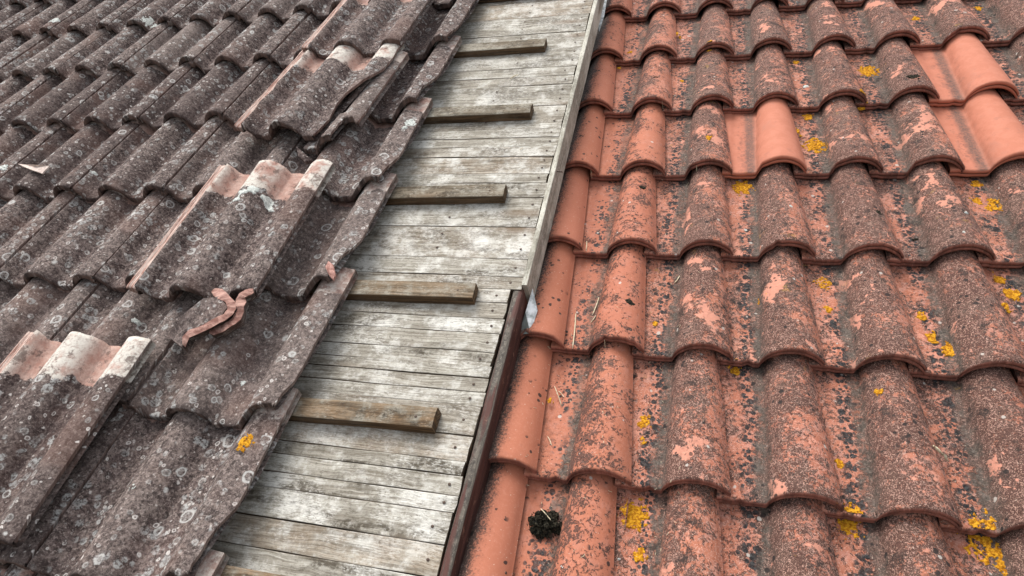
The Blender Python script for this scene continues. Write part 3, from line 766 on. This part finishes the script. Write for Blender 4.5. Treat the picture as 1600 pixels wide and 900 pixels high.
# ------------------------------------------------------------------ lichen crusts (sub-parts of the tiles they grow on)
def crust(px, py, R, mat, surf, par, seed, ring=0.0, thr=.0, asp=1.0, cell=.0013, host=None, label=None):
    P = hit(px, py, surf, par)
    V = []; F = []; idx = {}; N = int(R * 1.35 / cell)
    def f(i, j):
        x, y = i * cell, j * cell
        d = math.hypot(x * asp, y) / R
        k = 1 - d - .75 * abs(ring) * (1 if d < ring else 0)
        return k + .60 * fbm(x * 75 + seed, y * 75 + seed * 2) + .25 * nz(x * 420, y * 420, seed) > thr
    def vert(i, j):
        if (i, j) in idx: return idx[(i, j)]
        x, y = P.x + i * cell + .0007 * nz(i * .9, j * .9, seed), P.y + j * cell + .0007 * nz(i * .9, j * .9, seed + 4)
        z = surf(x, y)
        edge = not all(f(i + a, j + b) for a in (-1, 0) for b in (-1, 0))
        z += (-.001 if edge else .0012 + .0035 * max(0, nz(i * .30, j * .30, seed) + .15))
        idx[(i, j)] = len(V); V.append((x, y, z)); return idx[(i, j)]
    for i in range(-N, N):
        for j in range(-N, N):
            if f(i, j): F.append((vert(i, j), vert(i + 1, j), vert(i + 1, j + 1), vert(i, j + 1)))
    if not F: return
    if host == 'R':
        c, r, _, _ = right_local(P.x, P.y); t = right_tiles.get((c, r))
    else:
        n, r, _, _ = left_local(P.x, P.y); t = left_tiles.get((n, r))
    if t is None: return
    zs = [v[2] for v in V]
    # drop faces that would leap over a lip
    F = [q for q in F if max(zs[k] for k in q) - min(zs[k] for k in q) < .012 and (host == 'R' or min(zs[k] for k in q) > .02)]
    if not F: return
    Mi = t.matrix_basis.inverted()
    V = [Mi @ Vector(v) for v in V]
    o = link('lichen_patch', mesh('lichen_patch', V, F, mat), t)
    if label: o['label'] = label
YL = [(1357, 112, .027, .0), (1350, 149, .012, 0), (1243, 98, .008, 0), (1262, 183, .014, 0), (1272, 228, .026, 0), (1248, 205, .010, 0),
      (1160, 294, .024, 0), (1286, 443, .016, .3), (1293, 484, .008, 0), (1552, 322, .020, .4), (1524, 288, .012, 0), (1525, 314, .011, 0), (1439, 495, .009, 0), (1456, 528, .010, 0), (1482, 547, .014, 0), (1582, 460, .015, 0), (1560, 438, .010, 0),
      (1007, 660, .013, .3), (1004, 690, .007, 0), (992, 806, .022, .25), (998, 868, .010, 0), (1326, 818, .019, 0), (1312, 724, .006, 0), (1536, 846, .027, .5), (1574, 878, .022, 0),
      (859, 626, .004, 0), (1148, 580, .009, 0), (1106, 215, .008, 0), (984, 82, .007, 0), (968, 106, .006, 0), (944, 9, .006, 0), (1528, 14, .010, 0), (1430, 30, .011, 0), (1023, 506, .006, 0), (1066, 127, .006, 0), (1060, 53, .009, 0), (1108, 68, .006, 0), (1585, 865, .014, 0), (880, 560, .0, 0), (1190, 470, .008, 0), (1575, 480, .009, 0), (1372, 612, .006, 0)]
for i, (x, y, R, rg) in enumerate(YL):
    if R > 0: crust(x, y, R * 1.6 + .003, M_YELLOW, surf_right, None, i * 3.3, ring=rg, thr=.14, asp=1.25, host='R')
for i, (x, y, R, rg, asp) in enumerate([(1259, 136, .010, 0, 1), (1510, 333, .005, 0, 1), (1506, 363, .004, 0, 1), (1386, 30, .0, 0, 1), (1165, 360, .0045, .0, 1), (1236, 323, .006, 0, 1), (957, 637, .003, 0, 1), (877, 887, .0035, 0, 1), (967, 874, .003, 0, 1)]):
    if R > 0: crust(x, y, R, M_WHITE, surf_right, None, 90 + i * 2.3, ring=rg, thr=.0, host='R', cell=.0014)
for i, (x, y, R) in enumerate([(984, 472, .011), (1004, 293, .009), (1427, 120, .016), (1373, 333, .010), (1025, 121, .008), (1430, 375, .007)]):
    crust(x, y, R, M_BLACK, surf_right, None, 150 + i * 2.3, thr=.02, asp=.8, host='R', cell=.0016)
def surf_T2(u, v): return max(surf_left(u, v), .114 + prof_left(u + .404 + .495, v - .287) - .030 * (v - .287) if -.82 < u < -.404 and .287 < v < .77 else 0)
for i, (x, y, R, rg, m, sf) in enumerate([(236, 38, .030, 0, M_WHITE, surf_left), (84, 32, .024, .3, M_WHITE, surf_left), (382, 693, .024, .45, M_YELLOW, surf_left),
        (160, 157, .012, 0, M_WHITE, surf_left), (5, 262, .018, .4, M_WHITE, surf_left), (642, 192, .020, 0, M_WHITE, surf_left), (632, 200, .010, 0, M_WHITE, surf_left), (205, 765, .0, 0, M_WHITE, surf_left), (208, 762, .011, .3, M_WHITE, surf_left), (146, 270, .008, 0, M_WHITE, surf_left), (378, 600, .008, 0, M_WHITE, surf_left), (213, 502, .009, .4, M_WHITE, surf_left)]):
    if R > 0: crust(x, y, R, m, sf, ML, 200 + i * 4.1, ring=rg, thr=.05, host='L')
# the large white ring on the second slipped tile
t2 = [o for o in bpy.data.objects if o.name.startswith('loose_tile')][1]
def crust_on(tile, cx_, cy_, R, mat, seed, ring, name='lichen_patch', a0=0, a1=2 * PI, cell=.0022, thr=.06):
    V = []; F = []; idx = {}; N = int(R * 1.35 / cell)
    def f(i, j):
        x, y = i * cell, j * cell; d = math.hypot(x, y) / R
        k = .26 - abs(d - ring) if ring > 0 else 1 - d
        a = math.atan2(y, x) % (2 * PI)
        if not (a0 <= a <= a1): return False
        return k + .35 * fbm(x * 45 + seed, y * 45 + seed * 2) > thr
    def vert(i, j):
        if (i, j) not in idx:
            x, y = cx_ + i * cell, cy_ + j * cell
            edge = not all(f(i + a, j + b) for a in (-1, 0) for b in (-1, 0))
            idx[(i, j)] = len(V); V.append((x, y, prof_left(x, y) + (-.001 if edge else .0022 + .002 * abs(nz(i * .8, j * .8, seed)))))
        return idx[(i, j)]
    for i in range(-N, N):
        for j in range(-N, N):
            if f(i, j): F.append((vert(i, j), vert(i + 1, j), vert(i + 1, j + 1), vert(i, j + 1)))
    link(name, mesh(name, V, F, mat), tile)
crust_on(t2, .292, .345, .050, M_WHITE, 3.1, .80, a0=-.1, a1=3.6)

# ------------------------------------------------------------------ moss clump and straws on the right roof
def moss():
    P = hit(853, 822, surf_right); rr = random.Random(5)
    V = []; F = []
    for k in range(85):
        a = rr.uniform(0, 2 * PI); d = math.sqrt(rr.random()) * .031
        x, y = d * math.cos(a) * 1.15, d * math.sin(a) * .95
        top = .024 * (1 - (d / .034) ** 2) + .003
        r0 = rr.uniform(.004, .009); z = surf_right(P.x + x, P.y + y) - P.z + rr.uniform(.1, 1) * top
        b = len(V)
        # lumpy low-poly pebble of moss
        for i in range(5):
            th = PI * i / 4
            for j in range(7):
                ph = 2 * PI * j / 7
                q = r0 * (1 + .55 * nz(i * 1.3 + k, j * 1.1, k))
                V.append((x + q * math.sin(th) * math.cos(ph), y + q * math.sin(th) * math.sin(ph), z + q * .8 * math.cos(th)))
        for i in range(4):
            for j in range(7): F.append((b + i * 7 + j, b + (i + 1) * 7 + j, b + (i + 1) * 7 + (j + 1) % 7, b + i * 7 + (j + 1) % 7))
    for k in range(260):                         # leaflets
        a = rr.uniform(0, 2 * PI); d = math.sqrt(rr.random()) * .035
        x, y = d * math.cos(a) * 1.15, d * math.sin(a) * .95
        z = surf_right(P.x + x, P.y + y) - P.z + .024 * max(0, 1 - (d / .037) ** 2) + .003 + rr.uniform(0, .006)
        e = Vector((rr.uniform(-1, 1), rr.uniform(-1, 1), rr.uniform(.1, 1))).normalized() * rr.uniform(.003, .007); s_ = e.orthogonal().normalized() * .0016
        b = len(V); p = Vector((x, y, z)); V += [p - s_, p + s_, p + e]; F.append((b, b + 1, b + 2))
    o = link('moss_clump', mesh('moss_clump', V, F, M_BLACK, smooth=False)); o.matrix_world = PM @ Matrix.Translation(P)
    tag(o, 'black lumpy clump of moss sitting in the channel between the two left clay columns', 'moss')
    return P
PMoss = moss()
def straw(p0, p1, lift, r, label, surf=surf_right, mat=None, name='straw', cat='straw', group=None, n=8):
    a = hit(*p0, surf); b = hit(*p1, surf); o_ = (a + b) / 2
    path = []
    for i in range(n):
        t = i / (n - 1); q = a.lerp(b, t)
        z = surf(q.x, q.y) + r * .8 + lift
        path.append(Vector((q.x, q.y, z)))
    zs = [q.z for q in path]
    for i in range(n):     # a stiff stalk bridges the hollows
        t = i / (n - 1); chord = zs[0] * (1 - t) + zs[-1] * t
        path[i].z = max(zs[i], chord)
        path[i].x += .0012 * math.sin(t * PI) 
    o = link(name, tube([q - o_ for q in path], r, mat or M_STRAW, name, 6, [.6] + [1] * (n - 2) + [.35])); o.matrix_world = PM @ Matrix.Translation(o_)
    return tag(o, label, cat, group)
GS = 'straws and splinters on the right roof'
straw((900, 491), (896, 552), .002, .0017, 'long pale straw pointing down the slope in the first channel', group=GS)
straw((936, 466), (926, 493), .002, .0016, 'short thick straw in the dark band right of the first channel', group=GS)
straw((931, 494), (923, 505), .002, .0011, 'thin bit of straw just below the short thick one', group=GS)
straw((917, 378), (917, 405), .002, .0012, 'vertical straw sticking over the lip of the first column', group=GS)
straw((1170, 183), (1167, 202), .002, .0016, 'upright white splinter in the clean channel beside the single new tile', group=GS)
straw((1157, 210), (1175, 211), .002, .0012, 'level white splinter in the clean channel beside the single new tile', group=GS)
straw((1458, 698), (1480, 722), .002, .0030, 'stubby white stick on the big tile at the lower right', group=GS)
straw((1062, 432), (1054, 443), .002, .0014, 'white bit of straw in the dark channel left of the third roll', group=GS)
straw((1366, 798), (1366, 830), .004, .0010, 'thin dark twig hanging over a lip near the bottom', mat=M_NAIL, group=GS)
straw((868, 610), (878, 637), .002, .0011, 'slanting straw under the small yellow spot in the first channel', group=GS)
straw((873, 612), (882, 622), .002, .0010, 'short crossing straw beside the small yellow spot', group=GS)
straw((856, 683), (862, 697), .002, .0010, 'thin straw on the first channel above the moss clump', group=GS)
straw((848, 803), (864, 822), .026, .0012, 'thin pale twig lying on the black moss clump', cat='twig', name='twig')
straw((1491, 195), (1497, 192), .002, .0010, 'tiny pale fleck of straw by the large new tiles', group=GS)
rr = random.Random(77)
V = []; F = []
for k in range(150):      # tiny fallen fibres around the first columns
    x, y = rr.uniform(800, 1100), rr.uniform(120, 880)
    if x < 960 - (y - 100) * .24: continue
    P = hit(x, y, surf_right); a = rr.uniform(0, 2 * PI); l = rr.uniform(.003, .008)
    d = Vector((math.cos(a), math.sin(a), 0)) * l; n_ = Vector((-math.sin(a), math.cos(a), 0)) * .0006
    q = P + d; q.z = surf_right(q.x, q.y); b = len(V)
    for e, c_ in ((P, -1), (P, 1), (q, 1), (q, -1)): V.append(e + n_ * c_ + Vector((0, 0, .0012)))
    V += [P + Vector((0, 0, .0022)), q + Vector((0, 0, .0022))]
    F += [(b, b + 3, b + 5, b + 4), (b + 1, b + 4, b + 5, b + 2)]
o = link('dry_fibres', mesh('dry_fibres', V, F, M_STRAW, smooth=False)); o.matrix_world = PM
tag(o, 'tiny dry fibres scattered over the first two columns of clay tiles', 'fibres', kind='stuff')

# splinters on the boards
def flat0(u, v): return 0.0005
def deck_straw(p0, p1, r, label):
    a = hit(*p0, flat0, ML); b = hit(*p1, flat0, ML); o_ = (a + b) / 2
    o = link('straw', tube([a - o_, (a + b) / 2 - o_ + Vector((.001, .001, r)), b - o_], r, M_STRAW, 'straw', 6, [.7, 1, .4])); o.matrix_world = PM @ ML @ Matrix.Translation(o_ + Vector((0, 0, r)))
    tag(o, label, 'straw')
deck_straw((797, 124), (810, 117), .0022, 'bent bit of straw on the boards between the two upper battens')
deck_straw((812, 235), (818, 231), .0012, 'small pale splinter on the boards near the fascia')

# ------------------------------------------------------------------ ground far below the eaves
V = [(x, y, .0) for x in (-300, 300) for y in (-300, 300)]
g = link('ground', mesh('ground', V, [(0, 2, 3, 1)], M_GROUND)); tag(g, kind='structure')
